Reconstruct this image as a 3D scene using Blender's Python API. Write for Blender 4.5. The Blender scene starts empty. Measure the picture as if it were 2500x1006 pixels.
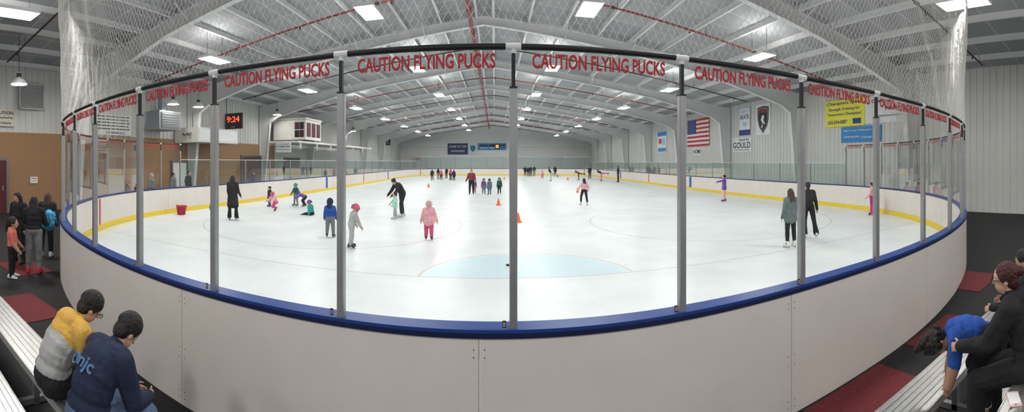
import bpy, math, random
import numpy as np
from mathutils import Matrix, Vector, Euler
random.seed(4); np.random.seed(4)
scene=bpy.context.scene
COL=scene.collection
CZ=2.15
# ------------------------------------------------------------------ materials
MATS={}
def mat(name,col,rough=.6,metal=0.,var=.06,scale=8.,bump=0.,emit=None,es=0.,spec=.4,bd=.02):
    if name in MATS: return MATS[name]
    m=bpy.data.materials.new(name); m.use_nodes=True
    nt=m.node_tree; b=nt.nodes['Principled BSDF']
    b.inputs['Roughness'].default_value=rough; b.inputs['Metallic'].default_value=metal
    b.inputs['Specular IOR Level'].default_value=spec
    tc=nt.nodes.new('ShaderNodeTexCoord'); n=nt.nodes.new('ShaderNodeTexNoise')
    n.inputs['Scale'].default_value=scale; n.inputs['Detail'].default_value=3
    nt.links.new(tc.outputs['Object'],n.inputs['Vector'])
    r=nt.nodes.new('ShaderNodeValToRGB')
    r.color_ramp.elements[0].position=.3; r.color_ramp.elements[1].position=.7
    lo=[max(0,c*(1-var)) for c in col]; hi=[min(1,c*(1+var)) for c in col]
    r.color_ramp.elements[0].color=(*lo,1); r.color_ramp.elements[1].color=(*hi,1)
    nt.links.new(n.outputs['Fac'],r.inputs['Fac']); nt.links.new(r.outputs['Color'],b.inputs['Base Color'])
    if bump:
        bp=nt.nodes.new('ShaderNodeBump'); bp.inputs['Strength'].default_value=bump; bp.inputs['Distance'].default_value=bd
        nt.links.new(n.outputs['Fac'],bp.inputs['Height']); nt.links.new(bp.outputs['Normal'],b.inputs['Normal'])
    if emit:
        b.inputs['Emission Color'].default_value=(*emit,1); b.inputs['Emission Strength'].default_value=es
    MATS[name]=m; return m
def glassmat(name,tint,refl=.05):
    m=bpy.data.materials.new(name); m.use_nodes=True; nt=m.node_tree; nt.nodes.clear()
    o=nt.nodes.new('ShaderNodeOutputMaterial'); mx=nt.nodes.new('ShaderNodeMixShader')
    t=nt.nodes.new('ShaderNodeBsdfTransparent'); g=nt.nodes.new('ShaderNodeBsdfGlossy')
    t.inputs['Color'].default_value=(*tint,1); g.inputs['Roughness'].default_value=.02
    lw=nt.nodes.new('ShaderNodeLayerWeight'); lw.inputs['Blend'].default_value=.15
    mu=nt.nodes.new('ShaderNodeMath'); mu.operation='MULTIPLY'; mu.inputs[1].default_value=.45
    ad=nt.nodes.new('ShaderNodeMath'); ad.operation='ADD'; ad.inputs[1].default_value=refl
    nt.links.new(lw.outputs['Fresnel'],mu.inputs[0]); nt.links.new(mu.outputs[0],ad.inputs[0])
    nt.links.new(ad.outputs[0],mx.inputs[0])
    nt.links.new(t.outputs[0],mx.inputs[1]); nt.links.new(g.outputs[0],mx.inputs[2]); nt.links.new(mx.outputs[0],o.inputs['Surface'])
    MATS[name]=m; return m
M_BOARD=mat('board_white',(.74,.69,.64),.45,var=.03,scale=2)
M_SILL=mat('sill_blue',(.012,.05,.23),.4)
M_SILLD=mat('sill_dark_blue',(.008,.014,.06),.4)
M_KICK=mat('kick_yellow',(.78,.58,.06),.5)
M_SCREW=mat('screw_grey',(.2,.2,.2),.4,.6)
M_ALU=mat('post_aluminium',(.36,.36,.37),.38,.6,var=.05)
M_BLACK=mat('black_metal',(.012,.012,.014),.5)
M_WHITE=mat('white_paint',(.78,.79,.79),.6,var=.03,scale=2)
M_BEAM=mat('beam_white',(.68,.69,.69),.6,var=.05,scale=1)
M_RED=mat('lettering_red',(.42,.016,.028),.5)
M_PIPE=mat('pipe_red',(.24,.04,.04),.5)
M_PIPED=mat('pipe_dark',(.06,.03,.03),.5)
M_NET=mat('net_cord',(.74,.73,.69),.8)
M_LAMP=mat('lamp_glow',(1,1,1),.5,emit=(1,.98,.94),es=88)
M_LAMPUP=mat('lamp_uplight',(1,1,1),.5,emit=(1,.98,.94),es=45)
M_BELL=mat('bell_glow',(1,1,1),.5,emit=(1,.97,.9),es=40)
M_GLASS=glassmat('clear_glass',(.97,.985,.98),.015)
M_GLASST=glassmat('teal_glass',(.80,.90,.89),.05)
M_BENCH=mat('bench_aluminium',(.55,.55,.54),.35,.8,var=.08,scale=20)
M_BENCHD=mat('bench_frame',(.25,.25,.26),.5,.6)
# ------------------------------------------------------------------ mesh builder
class MB:
    def __init__(s): s.v=[]; s.f=[]; s.m=[]; s.mats=[]; s.sm=[]
    def mi(s,m):
        if m not in s.mats: s.mats.append(m)
        return s.mats.index(m)
    def add(s,vs,fs,m,smooth=False):
        o=len(s.v); s.v+= [tuple(v) for v in vs]; i=s.mi(m)
        for f in fs: s.f.append(tuple(o+k for k in f)); s.m.append(i); s.sm.append(smooth)
    def box(s,c,d,m,R=None,bev=0):
        vs=[]
        for z in (-1,1):
            for y in (-1,1):
                for x in (-1,1):
                    p=Vector((x*d[0]/2,y*d[1]/2,z*d[2]/2))
                    if R is not None: p=R@p
                    vs.append(Vector(c)+p)
        s.add(vs,[(0,2,3,1),(4,5,7,6),(0,1,5,4),(2,6,7,3),(0,4,6,2),(1,3,7,5)],m)
    def cyl(s,a,b,ra,rb,m,n=12,smooth=True,caps=True):
        a=Vector(a);b=Vector(b);d=(b-a).normalized()
        u=d.orthogonal().normalized(); w=d.cross(u)
        vs=[];fs=[]
        for p,r in((a,ra),(b,rb)):
            for i in range(n):
                t=2*math.pi*i/n; vs.append(p+u*math.cos(t)*r+w*math.sin(t)*r)
        for i in range(n): fs.append((i,(i+1)%n,n+(i+1)%n,n+i))
        s.add(vs,fs,m,smooth)
        if caps:
            s.add(vs[:n],[tuple(range(n))[::-1]],m); s.add(vs[n:],[tuple(range(n))],m)
    def tube(s,pts,r,m,n=8):
        for a,b in zip(pts[:-1],pts[1:]): s.cyl(a,b,r,r,m,n)
    def lathe(s,prof,m,n=20,M=None,cap=False):
        vs=[];fs=[]
        for r,z in prof:
            for i in range(n):
                t=2*math.pi*i/n; p=Vector((r*math.cos(t),r*math.sin(t),z)); vs.append(M@p if M is not None else p)
        for k in range(len(prof)-1):
            for i in range(n):
                fs.append((k*n+i,k*n+(i+1)%n,(k+1)*n+(i+1)%n,(k+1)*n+i))
        s.add(vs,fs,m,True)
        if cap: s.add(vs[-n:],[tuple(range(n))],m)
    def ell(s,c,r,m,n=14,R=None):
        vs=[];fs=[];k=n//2+1
        for j in range(k+1):
            ph=math.pi*j/k
            for i in range(n):
                t=2*math.pi*i/n; p=Vector((r[0]*math.sin(ph)*math.cos(t),r[1]*math.sin(ph)*math.sin(t),r[2]*math.cos(ph)))
                if R is not None: p=R@p
                vs.append(Vector(c)+p)
        for j in range(k):
            for i in range(n): fs.append((j*n+i,(j+1)*n+i,(j+1)*n+(i+1)%n,j*n+(i+1)%n))
        s.add(vs,fs,m,True)
    def prism(s,poly,a,b,m,axis='Y'):
        n=len(poly)
        def P(p,t): return (p[0],t,p[1]) if axis=='Y' else ((t,p[0],p[1]) if axis=='X' else (p[0],p[1],t))
        vs=[P(p,a) for p in poly]+[P(p,b) for p in poly]
        fs=[tuple(range(n)),tuple(range(n,2*n))[::-1]]+[(i,n+i,n+(i+1)%n,(i+1)%n) for i in range(n)]
        s.add(vs,fs,m)
    def mesh(s,name):
        me=bpy.data.meshes.new(name); me.from_pydata(s.v,[],s.f)
        for m in s.mats: me.materials.append(m)
        me.polygons.foreach_set('material_index',s.m); me.polygons.foreach_set('use_smooth',s.sm); me.update(); return me
def mk(name,data,label=None,cat=None,parent=None,kind=None,group=None,loc=None,rotz=None,M=None):
    me=data.mesh(name) if isinstance(data,MB) else data
    o=bpy.data.objects.new(name,me); COL.objects.link(o)
    if label: o['label']=label
    if cat: o['category']=cat
    if kind: o['kind']=kind
    if group: o['group']=group
    if parent is not None: o.parent=parent
    if loc is not None: o.location=loc
    if rotz is not None: o.rotation_euler=(0,0,rotz)
    if M is not None: o.matrix_world=M
    return o
# ------------------------------------------------------------------ text
TXT={}
def textmesh(s,w,h,m,bold=.015,shear=0):
    key=(s,round(w,3),round(h,3),m.name)
    if key in TXT: return TXT[key]
    cu=bpy.data.curves.new('t','FONT'); cu.body=s; cu.offset=bold; cu.align_x='CENTER'; cu.resolution_u=3; cu.shear=shear
    cu.extrude=0.004
    o=bpy.data.objects.new('t',cu); COL.objects.link(o); bpy.context.view_layer.update()
    me=bpy.data.meshes.new_from_object(o.evaluated_get(bpy.context.evaluated_depsgraph_get()))
    bpy.data.objects.remove(o)
    n=len(me.vertices); a=np.empty(n*3); me.vertices.foreach_get('co',a); a=a.reshape(-1,3)
    lo=a.min(0);hi=a.max(0); a[:,0]=(a[:,0]-(lo[0]+hi[0])/2)/(hi[0]-lo[0])*w; a[:,1]=(a[:,1]-(lo[1]+hi[1])/2)/(hi[1]-lo[1])*h
    a[:,2]*=.5
    me.vertices.foreach_set('co',a.ravel()); me.materials.clear(); me.materials.append(m); me.name='lettering'; me.update()
    TXT[key]=me; return me
# ------------------------------------------------------------------ people
def capmesh(mb,a,b,ra,rb,m,n=12):
    a=Vector(a);b=Vector(b); d=b-a
    if d.length<1e-5: d=Vector((0,0,1e-4)); b=a+d
    d=d.normalized(); u=d.orthogonal().normalized(); w=d.cross(u)
    vs=[];fs=[];rings=[]
    for k in range(5):
        t=math.pi/2*(k/4); rings.append((a-d*ra*math.cos(t),max(ra*math.sin(t),1e-4)))
    for k in range(5):
        t=math.pi/2*(k/4); rings.append((b+d*rb*math.sin(t),max(rb*math.cos(t),1e-4)))
    for p,r in rings:
        for i in range(n):
            t=2*math.pi*i/n; vs.append(p+u*math.cos(t)*r+w*math.sin(t)*r)
    for j in range(len(rings)-1):
        for i in range(n): fs.append((j*n+i,j*n+(i+1)%n,(j+1)*n+(i+1)%n,(j+1)*n+i))
    fs.append(tuple(range(n))[::-1]); fs.append(tuple(range(len(vs)-n,len(vs))))
    mb.add(vs,fs,m,True)
class Body:
    def __init__(s): s.p=[]
    def cap(s,a,b,ra,rb,m): s.p.append(('c',Vector(a),Vector(b),ra,rb,m))
    def ell(s,c,r,m,R=None): s.p.append(('e',Vector(c),Vector(r),R if R is not None else Matrix.Identity(3),0,m))
    def build(s,name,mats,vox,smooth=3):
        mb=MB(); dm=mats[0]
        for q in s.p:
            if q[0]=='c': capmesh(mb,q[1],q[2],q[3],q[4],dm)
            else: mb.ell(q[1],q[2],dm,16,q[3])
        me=mb.mesh('tmp'); me.materials.clear()
        o=bpy.data.objects.new('tmp',me); COL.objects.link(o)
        r=o.modifiers.new('r','REMESH'); r.mode='VOXEL'; r.voxel_size=vox; r.use_smooth_shade=True
        sm=o.modifiers.new('s','SMOOTH'); sm.factor=.5; sm.iterations=smooth
        bpy.context.view_layer.update()
        out=bpy.data.meshes.new_from_object(o.evaluated_get(bpy.context.evaluated_depsgraph_get()))
        bpy.data.objects.remove(o); bpy.data.meshes.remove(me)
        out.name=name; out.materials.clear()
        for m in mats: out.materials.append(m)
        nf=len(out.polygons); c=np.empty(nf*3); out.polygons.foreach_get('center',c); c=c.reshape(-1,3)
        best=np.full(nf,1e9); idx=np.zeros(nf,int)
        for q in s.p:
            if q[0]=='c':
                a=np.array(q[1]);b=np.array(q[2]); d=b-a; L=max(d@d,1e-9)
                t=np.clip(((c-a)@d)/L,0,1); dist=np.linalg.norm(c-a-t[:,None]*d,axis=1)-(q[3]+(q[4]-q[3])*t)
            else:
                R=np.array(q[3]); k=(c-np.array(q[1]))@R/np.array(q[2]); dist=(np.linalg.norm(k,axis=1)-1)*min(q[2])
            b=dist<best; best[b]=dist[b]; idx[b]=q[5]
        out.polygons.foreach_set('material_index',idx.astype(np.int32))
        out.polygons.foreach_set('use_smooth',np.ones(nf,bool)); out.update(); return out
SKIN=mat('skin_light',(.62,.38,.27),.55); SKIND=mat('skin_tan',(.42,.24,.16),.55)
HAIRB=mat('hair_black',(.012,.010,.010),.5,bump=.8,scale=55); HAIRBR=mat('hair_brown',(.05,.028,.018),.5,bump=.8,scale=55)
HAIRR=mat('hair_red',(.055,.010,.010),.45,bump=.8,scale=50)
EYEW=mat('eye_white',(.7,.7,.68),.3); EYED=mat('eye_dark',(.02,.012,.01),.2); LIP=mat('lips',(.42,.14,.12),.5)
BOOT=mat('skate_boot_black',(.03,.03,.035),.4); BOOTW=mat('skate_boot_white',(.75,.75,.72),.4); STEEL=mat('blade_steel',(.5,.5,.52),.3,.9)
def cloth(name,col): return mat('cloth_'+name,col,.85,var=.18,scale=9,bump=.8,bd=.04)
K_BLACK=cloth('black',(.014,.014,.017)); K_NAVY=cloth('navy',(.014,.022,.055)); K_GREY=cloth('grey',(.18,.19,.2)); K_LGREY=cloth('light_grey',(.42,.42,.41))
K_PINK=cloth('pink',(.78,.40,.44)); K_HOT=cloth('hot_pink',(.58,.10,.20)); K_PURP=cloth('purple',(.16,.07,.32)); K_BLUE=cloth('blue',(.02,.08,.36))
K_MINT=cloth('mint',(.38,.72,.60)); K_TEAL=cloth('teal',(.02,.28,.27)); K_MAR=cloth('maroon',(.22,.03,.05)); K_MAG=cloth('magenta',(.5,.03,.26))
K_YEL=cloth('yellow',(.68,.40,.08)); K_DENIM=cloth('denim',(.10,.15,.25)); K_TEALG=cloth('grey_green',(.13,.17,.17)); K_ORG=cloth('coral',(.70,.18,.14)); K_WHITE=cloth('white',(.75,.75,.75)); K_RED=cloth('red',(.5,.03,.04)); K_DGREEN=cloth('dark_green',(.02,.10,.08))
def person(label,x,y,H,yaw,top,bot,lean=0,side=0,head=(0,0),aL=(0,.15,.2,0),aR=(0,.15,.2,0),lL=(0,.06,.05),lR=(0,.06,.05),
           skin=SKIN,hair=None,hstyle='short',helmet=None,shoes=None,skates=True,seat=None,detail=0,acc=None,coat=0,flare=0,bulk=None,hood=None,z0=0.013,name='person',yoke=False,shortsl=False,barelegs=False,glasses=False,group=None,pelvz=None,hunch=0,bareft=False):
    kid=H<1.3
    b=bulk or (1.3 if kid else 1.12)
    hh=H/(5.1 if H<1.2 else 5.9 if kid else 7.2); s=hh/.235
    lf=.88 if H<1.2 else .94 if kid else 1
    thigh=.245*H*lf; shin=.235*H*lf
    shoes=shoes or BOOT
    B=Body()
    Mt=Matrix.Rotation(-lean,3,'X')@Matrix.Rotation(side,3,'Y')
    Mu=Matrix.Rotation(-hunch,3,'X')@Mt
    P=Vector((0,0,0)); hipw=.052*H; shw=.100*H
    W0=P+Mt@Vector((0,0,.13*H))
    def T(vx,vy,vz):
        if vz<=.13: return P+Mt@Vector((vx*H,vy*H,vz*H))
        return W0+Mu@Vector((vx*H,vy*H,(vz-.13)*H))
    sk,tp,bt,sh,ac=0,1,2,3,4
    tk=ac if yoke else tp
    B.ell(T(0,0,.01),(.088*H*b,.070*H*b,.075*H),bt,Mt)
    B.ell(T(0,0,.045),(.090*H*b,.073*H*b,.05*H),tp,Mt)
    B.ell(T(0,.003,.11),(.090*H*b,.070*H*b,.10*H),tp,Mt)
    B.ell(T(0,-.004,.17),(.096*H*b,.070*H*b,.09*H),tp,Mu)
    B.ell(T(0,-.004,.215),(.104*H*b,.068*H*b,.08*H),tk,Mu)
    B.cap(T(-shw/H*.80,-.004,.252),T(shw/H*.80,-.004,.252),.046*H*b,.046*H*b,tk)
    B.cap(T(0,0,.27),T(0,.0,.295),.055*H,.035*H,tk)
    if kid: B.cap(T(-.02,-.02,.285),T(.02,-.02,.285),.045*H,.045*H,tk)
    neck=T(0,.0,.295)
    Mh=Matrix.Rotation(head[1],3,'Z')@Matrix.Rotation(-head[0],3,'X')
    hc=neck+(Mu@Vector((0,.006*H,.012*H)))+Mh@Vector((0,.01*s,(.085 if kid else .098)*s))
    B.cap(neck,hc-Mh@Vector((0,.015*s,.04*s)),.050*s,.048*s,sk)
    def Hd(a,bb,c): return hc+Mh@Vector((a*s,bb*s,c*s))
    B.ell(Hd(0,-.005,.02),(.074*s,.093*s,.098*s),sk,Mh); B.ell(Hd(0,.022,-.05),(.056*s,.066*s,.066*s),sk,Mh)
    B.cap(Hd(0,.088,.0),Hd(0,.102,-.025),.008*s,.013*s,sk)
    B.cap(Hd(-.03,.078,.022),Hd(.03,.078,.022),.011*s,.011*s,sk)
    for sg in(-1,1):
        B.ell(Hd(sg*.074,-.005,-.012),(.010*s,.018*s,.032*s),sk,Mh)
        B.ell(Hd(sg*.03,.080,.002),(.013*s,.01*s,.008*s),5,Mh); B.ell(Hd(sg*.03,.087,.002),(.006*s,.007*s,.006*s),6,Mh)
    B.ell(Hd(0,.084,-.058),(.024*s,.009*s,.009*s),7,Mh)
    vox={0:.021,1:.012,2:.0065}[detail]
    lb=1+(b-1)*.9
    feet=[]
    for sg,L in((-1,lL),(1,lR)):
        hip=P+Vector((sg*hipw,0,-.01*H))
        p,ab,kb=L[:3]
        def D(p,ab): return Vector((sg*math.sin(ab),math.cos(ab)*math.sin(p),-math.cos(ab)*math.cos(p)))
        knee=hip+D(p,ab)*thigh; ank=knee+D(p-kb,ab*(L[3] if len(L)>3 else .5))*shin
        B.cap(hip,knee,.055*H*lb,.040*H*lb,bt)
        mid=knee.lerp(ank,.35)
        B.cap(knee,mid,.039*H*lb,.038*H*lb,sk if barelegs else bt)
        B.cap(mid,ank,.038*H*lb,(.028 if not flare else .05)*H*lb,sk if barelegs else bt)
        fp=(L[4] if len(L)>4 else max(0,(kb-p))*.75)
        fd=Vector((sg*.15,math.cos(fp),-math.sin(fp))).normalized(); up=Vector((0,math.sin(fp),math.cos(fp)))
        fl=.145*H if not kid else .165*H
        heel=ank-fd*.2*fl-up*.022*H; toe=ank+fd*.62*fl-up*.028*H
        fm=sk if bareft else sh
        B.cap(ank+up*.03*H,heel,(.026 if bareft else .032)*H,.022*H if bareft else .026*H,fm); B.cap(heel,toe,.022*H if bareft else .025*H,.014*H if bareft else .020*H,fm); B.cap(ank,toe,.024*H,.014*H,fm)
        if bareft:
            sd=fd.cross(up)
            B.cap(heel-up*.02*H,toe+fd*.03*H-up*.012*H,.020*H,.020*H,sh)
            for sgn in(-1,1): B.cap(ank+fd*.045*H+sd*sgn*.022*H-up*.02*H,toe-fd*.01*H+up*.008*H,.006*H,.006*H,sh)
        feet.append((ank,heel,toe,fd,up))
        if coat: B.cap(hip+Vector((0,0,.03*H)),hip+D(p,ab)*thigh*coat,.062*H*b,.066*H*b,tp)
    if coat: B.cap(P,P+Vector((0,0,-thigh*coat*.95)),.075*H*b,.085*H*b,tp)
    sb=1+(b-1)*1.2
    for sg,A in((-1,aL),(1,aR)):
        p,ab,eb,inw=A
        sho=T(sg*shw/H,-.004,.250)
        def D(p,ab): return Vector((sg*math.sin(ab),math.cos(ab)*math.sin(p),-math.cos(ab)*math.cos(p)))
        elb=sho+D(p,ab)*.172*H; d2=D(p+eb,ab-inw); wr=elb+d2*.145*H
        B.cap(sho,elb,.040*H*sb,.033*H*sb,tk)
        B.cap(elb,wr,.032*H*sb,.024*H*sb,sk if shortsl else tp)
        hs=H/1.85*(1.05 if kid else 1)
        q=Vector((-sg*.5,1,.4)); sd=(q-d2*q.dot(d2)).normalized(); nn=d2.cross(sd)*(-sg)
        if nn.dot(Vector((-sg,0,0)))<0: nn=-nn
        R=Matrix((sd,d2,nn)).transposed()
        pc=wr+d2*.055*hs
        B.cap(wr,wr+d2*.03*hs,.021*hs,.024*hs,sk)
        B.ell(pc,(.040*hs,.05*hs,.016*hs),sk,R)
        fr=max(.0085*hs,vox*.75)
        for k,(o,l) in enumerate(((.030,.072),(.010,.08),(-.010,.075),(-.029,.058))):
            a0=wr+d2*.085*hs+sd*o*hs; a1=a0+(d2*.8+nn*.5+sd*o*1.5)*l*.5*hs; a2=a1+(d2*.3+nn*.9)*l*.5*hs
            B.cap(a0,a1,fr,fr*.95,sk); B.cap(a1,a2,fr*.95,fr*.8,sk)
        t0=wr+d2*.03*hs+sd*.03*hs; t1=t0+(d2*.6+sd*.75+nn*.2)*.04*hs; t2=t1+(d2*.9+sd*.2+nn*.3)*.03*hs
        B.cap(t0,t1,fr*1.25,fr*1.1,sk); B.cap(t1,t2,fr*1.1,fr*.85,sk)
    if hood=='down':
        B.ell(T(0,-.048,.262),(.078*H,.045*H,.050*H),4,Mu)
        for sg in(-1,1): B.cap(T(sg*.055,-.03,.285),T(sg*.03,.045,.262),.024*H,.018*H,4)
        B.ell(T(0,-.068,.215),(.055*H,.022*H,.05*H),4,Mu)
    mats=[skin,top,bot,shoes,acc or top,EYEW,EYED,LIP]
    me=B.build('person',mats,vox,3 if detail==2 else 2)
    lowest=min(min(f[1].z-.025*H,f[2].z-.019*H) for f in feet)
    bl=.045*H/1.4 if skates else 0
    if seat is not None: oz=seat+.070*H
    elif pelvz is not None: oz=pelvz
    else: oz=z0-lowest+bl
    o=mk(name,me,label,'person',loc=(x,y,oz),rotz=yaw,group=group)
    if skates:
        for f in feet:
            mb=MB(); c=(f[1]+f[2])/2; up=f[4]; fd=f[3]; sd=fd.cross(up)
            R=Matrix((sd,fd,up)).transposed()
            ln=(f[2]-f[1]).length+.05*H
            mb.box(c-up*(.022*H+bl*.75),(.004,ln*1.05,bl*.6),STEEL,R)
            for t in(-.3,.3): mb.box(c+fd*ln*t-up*(.02*H+bl*.25),(.02,.05,bl*.7),STEEL if shoes!=BOOT else BOOT,R)
            mk('skate_blade',mb,parent=o)
    if hair is not None:
        Hb=Body()
        Hb.ell(Hd(0,-.018,.036),(.083*s,.098*s,.094*s),0,Mh); Hb.ell(Hd(0,-.045,-.015),(.074*s,.062*s,.078*s),0,Mh)
        for sg in(-1,1): Hb.ell(Hd(sg*.070,-.002,.022),(.016*s,.045*s,.045*s),0,Mh)
        if detail==2 and hstyle=='short':
            Hb.ell(Hd(0,-.014,.045),(.088*s,.102*s,.094*s),0,Mh)
            rs=random.Random(3)
            for i in range(170):
                a=rs.uniform(0,6.28); ph=rs.uniform(.0,1.6)
                def q(da,dp,r):
                    dx,dy,dz=math.sin(ph+dp)*math.cos(a+da),math.sin(ph+dp)*math.sin(a+da),math.cos(ph+dp)
                    return Hd(dx*.084*r,-.016+dy*.099*r,.042+dz*.093*r)
                Hb.cap(q(0,0,1.0),q(.15,.28,1.05),.009*s,.004*s,0)
        if hstyle=='long':
            base=Hd(0,-.05,0)
            for q in(-.05,0,.05):
                Hb.cap(base+Vector((q*s,0,0)),base+Vector((q*s*1.2,-.06*s,-.22*s)),.05*s,.042*s,0)
                Hb.cap(base+Vector((q*s*1.2,-.06*s,-.22*s)),base+Vector((q*s,-.05*s,-.40*s)),.042*s,.02*s,0)
            for sg in(-1,1): Hb.cap(Hd(sg*.07,.0,.03),Hd(sg*.075,.0,-.17),.025*s,.02*s,0)
        if hstyle=='pony': Hb.cap(Hd(0,-.1,.03),Hd(0,-.14,-.16),.035*s,.015*s,0); Hb.ell(Hd(0,-.11,.035),(.03*s,.03*s,.03*s),0)
        if hstyle=='bun': Hb.ell(Hd(0,-.11,.045),(.042*s,.042*s,.04*s),0)
        if hstyle=='bob':
            for sg in(-1,1): Hb.cap(Hd(sg*.07,-.02,.02),Hd(sg*.07,-.03,-.11),.03*s,.025*s,0)
            Hb.cap(Hd(0,-.07,.0),Hd(0,-.07,-.12),.07*s,.05*s,0)
        if hstyle=='curly':
            rs=random.Random(5)
            for i in range(90):
                a=rs.uniform(0,6.28); z=rs.uniform(-.06,.15)
                if math.sin(a)>.3 and z<.08: continue
                k=1-max(0,z-.05)*5
                Hb.ell(Hd(.088*math.cos(a)*k,-.02+.1*math.sin(a)*k,z),(.017*s,)*3,0)
            Hb.cap(Hd(0,-.06,.09),Hd(0,-.03,.2),.05*s,.03*s,0); Hb.cap(Hd(.03,-.05,.09),Hd(.05,0,.18),.035*s,.02*s,0)
        mk('hair',Hb.build('hair',[hair],max(.007,vox),1),parent=o)
    if hood and hood!='down':
        Hb=Body(); Hb.ell(Hd(0,-.03,.03),(.105*s,.11*s,.125*s),0,Mh); Hb.cap(Hd(0,-.06,0),Hd(0,-.08,-.12),.09*s,.08*s,0)
        mk('hood',Hb.build('hood',[hood],max(.009,vox),2),parent=o)
    if helmet is not None:
        mb=MB(); M4=Matrix.Translation(Hd(0,-.01,.02))@Mh.to_4x4()
        prof=[]
        for k in range(9):
            t=math.pi/2*(k/8)*1.0; prof.append((math.cos(t),math.sin(t)))
        S=Matrix.Diagonal((.104*s,.124*s,.115*s,1))
        mb.lathe([(.94,-.28),(1.02,-.30),(1.03,-.1)]+prof[1:],helmet,24,M4@S)
        for q in(-.45,-.15,.15,.45):
            for zz,yy in((.75,.5),(.75,-.5),(.5,-.83),(.97,0.)):
                cc=M4@S@Vector((q,yy*math.sqrt(max(0,1-q*q)),zz*math.sqrt(1-q*q*.9)*.97))
                mb.ell(cc,(.008*s,.022*s,.012*s),M_BLACK,8,Mh)
        for sg in(-1,1): mb.tube([Hd(sg*.085,.02,.01),Hd(sg*.066,.04,-.07),Hd(0,.05,-.12)],.006*s,M_BLACK,6)
        mk('helmet',mb,parent=o)
    if glasses:
        mb=MB()
        for sg in(-1,1):
            pts=[Hd(sg*.034+.024*math.cos(t),.106,.002+.018*math.sin(t)) for t in np.linspace(0,2*math.pi,13)]
            mb.tube(pts,.0025,M_BLACK,6); mb.tube([Hd(sg*.058,.105,.008),Hd(sg*.080,.06,.008),Hd(sg*.086,-.01,.0)],.0025,M_BLACK,6)
        mb.tube([Hd(-.01,.106,.006),Hd(.01,.106,.006)],.0022,M_BLACK,6)
        mk('eyeglasses',mb,parent=o)
    return o,Hd,T
def at(az,d): return d*math.sin(az),d*math.cos(az)
PI=math.pi
# (azimuth, distance) survey of the skaters
x,y=at(-.640,15.0); person('person in a long black coat and black trousers standing',x,y,1.62,.3,K_BLACK,K_BLACK,hair=HAIRB,hstyle='long',coat=.95,flare=1,detail=1,lR=(.15,.06,.1),aL=(.25,.15,.5,0),aR=(.2,.15,.5,0),bulk=1.0)
x,y=at(-.550,19.5); person('child in black top and purple trousers standing on the ice',x,y,.98,2.6,K_BLACK,K_PURP,hair=HAIRB,hstyle='bun',detail=1)
x,y=at(-.535,17.5); person('child in pink helmet and pink jacket crouching on the ice',x,y,1.05,2.9,K_PINK,K_HOT,helmet=K_HOT,lean=.6,head=(.2,0),lL=(1.3,.15,1.7),lR=(.5,.1,1.8),aL=(.8,.1,.5,0),aR=(.8,.1,.5,0),detail=1)
x,y=at(-.486,19.9); person('child in dark green jacket, grey trousers and helmet standing',x,y,1.10,2.8,K_DGREEN,K_GREY,helmet=K_TEAL,aL=(.1,.6,.2,0),aR=(.1,.5,.2,0),lL=(0,.15,.05),lR=(0,.15,.05),detail=1,bulk=1.2)
x,y=at(-.462,19.3); person('child in purple jacket and blue helmet bending forward',x,y,1.0,1.9,K_PURP,K_BLACK,helmet=K_BLUE,lean=1.2,head=(.6,0),lL=(.8,.1,1.2),lR=(.6,.1,1.1),aL=(.9,.1,.2,0),aR=(.9,.1,.2,0),detail=1)
x,y=at(-.447,16.4); person('child in teal jacket and purple helmet sitting on the ice',x,y,1.12,1.4,K_TEAL,K_BLACK,helmet=K_PURP,lean=.25,head=(.2,0),lL=(1.5,.2,.3),lR=(1.55,.3,.5),aL=(-.3,.3,.2,0),aR=(.5,.2,.4,0),seat=.012,detail=1)
x,y=at(-.402,11.6); person('child in blue jacket with dark hood and grey trousers',x,y,1.10,.1,K_BLUE,K_GREY,hood=K_NAVY,detail=1,bulk=1.35,lL=(0,.1,.05),lR=(0,.12,.05),aL=(.1,.25,.4,0),aR=(.1,.2,.3,0))
x,y=at(-.350,10.15); person('child in pink helmet and light grey jacket skating',x,y,1.10,-.9,K_LGREY,K_LGREY,helmet=K_HOT,lean=.25,head=(.2,0),aL=(.25,.3,.3,0),aR=(.35,.2,.1,0),lL=(.2,.05,.3),lR=(-.1,.05,.1),detail=1,bulk=1.25)
x,y=at(-.226,15.8); person('person in black jacket and trousers bending over a child',x,y,1.62,2.3,K_BLACK,K_BLACK,hair=HAIRB,hstyle='bun',lean=.5,hunch=.25,head=(.8,.1),aL=(.5,.15,.3,.3),aR=(.5,.15,.3,.3),lL=(.3,.1,.3),lR=(-.1,.1,.1),detail=1,shoes=BOOTW,bulk=1.2)
x,y=at(-.243,15.3); person('child in mint jacket and light leggings held by an adult',x,y,1.02,2.0,K_MINT,K_LGREY,hair=HAIRB,hstyle='short',detail=1,shoes=BOOTW,aL=(.5,.4,.2,0),aR=(.5,.4,.2,0),bulk=1.2,coat=.25,lL=(.2,.12,.1),lR=(-.1,.12,.05))
x,y=at(-.161,11.2); person('child in pink helmet, pale pink jacket and hot pink trousers',x,y,1.08,.05,K_PINK,K_HOT,helmet=K_PINK,detail=1,bulk=1.5,coat=.2,aL=(.05,.32,.25,0),aR=(.05,.32,.25,0))
x,y=at(-.057,26.5); person('person in maroon jacket and black trousers skating forward',x,y,1.62,3.0,K_MAR,K_BLACK,hair=HAIRBR,hstyle='pony',detail=1,aL=(.3,.3,.6,0),aR=(.2,.3,.5,0),lL=(.15,.1,.1),bulk=1.25)
x,y=at(-.050,27.6); person('small child in purple following an adult',x,y,1.0,3.0,K_PURP,K_HOT,hair=HAIRB)
x,y=at(-.027,26.9); person('child in dark jacket standing in a pair on ice',x,y,1.05,3.3,K_PURP,K_GREY,helmet=K_GREY)
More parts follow.
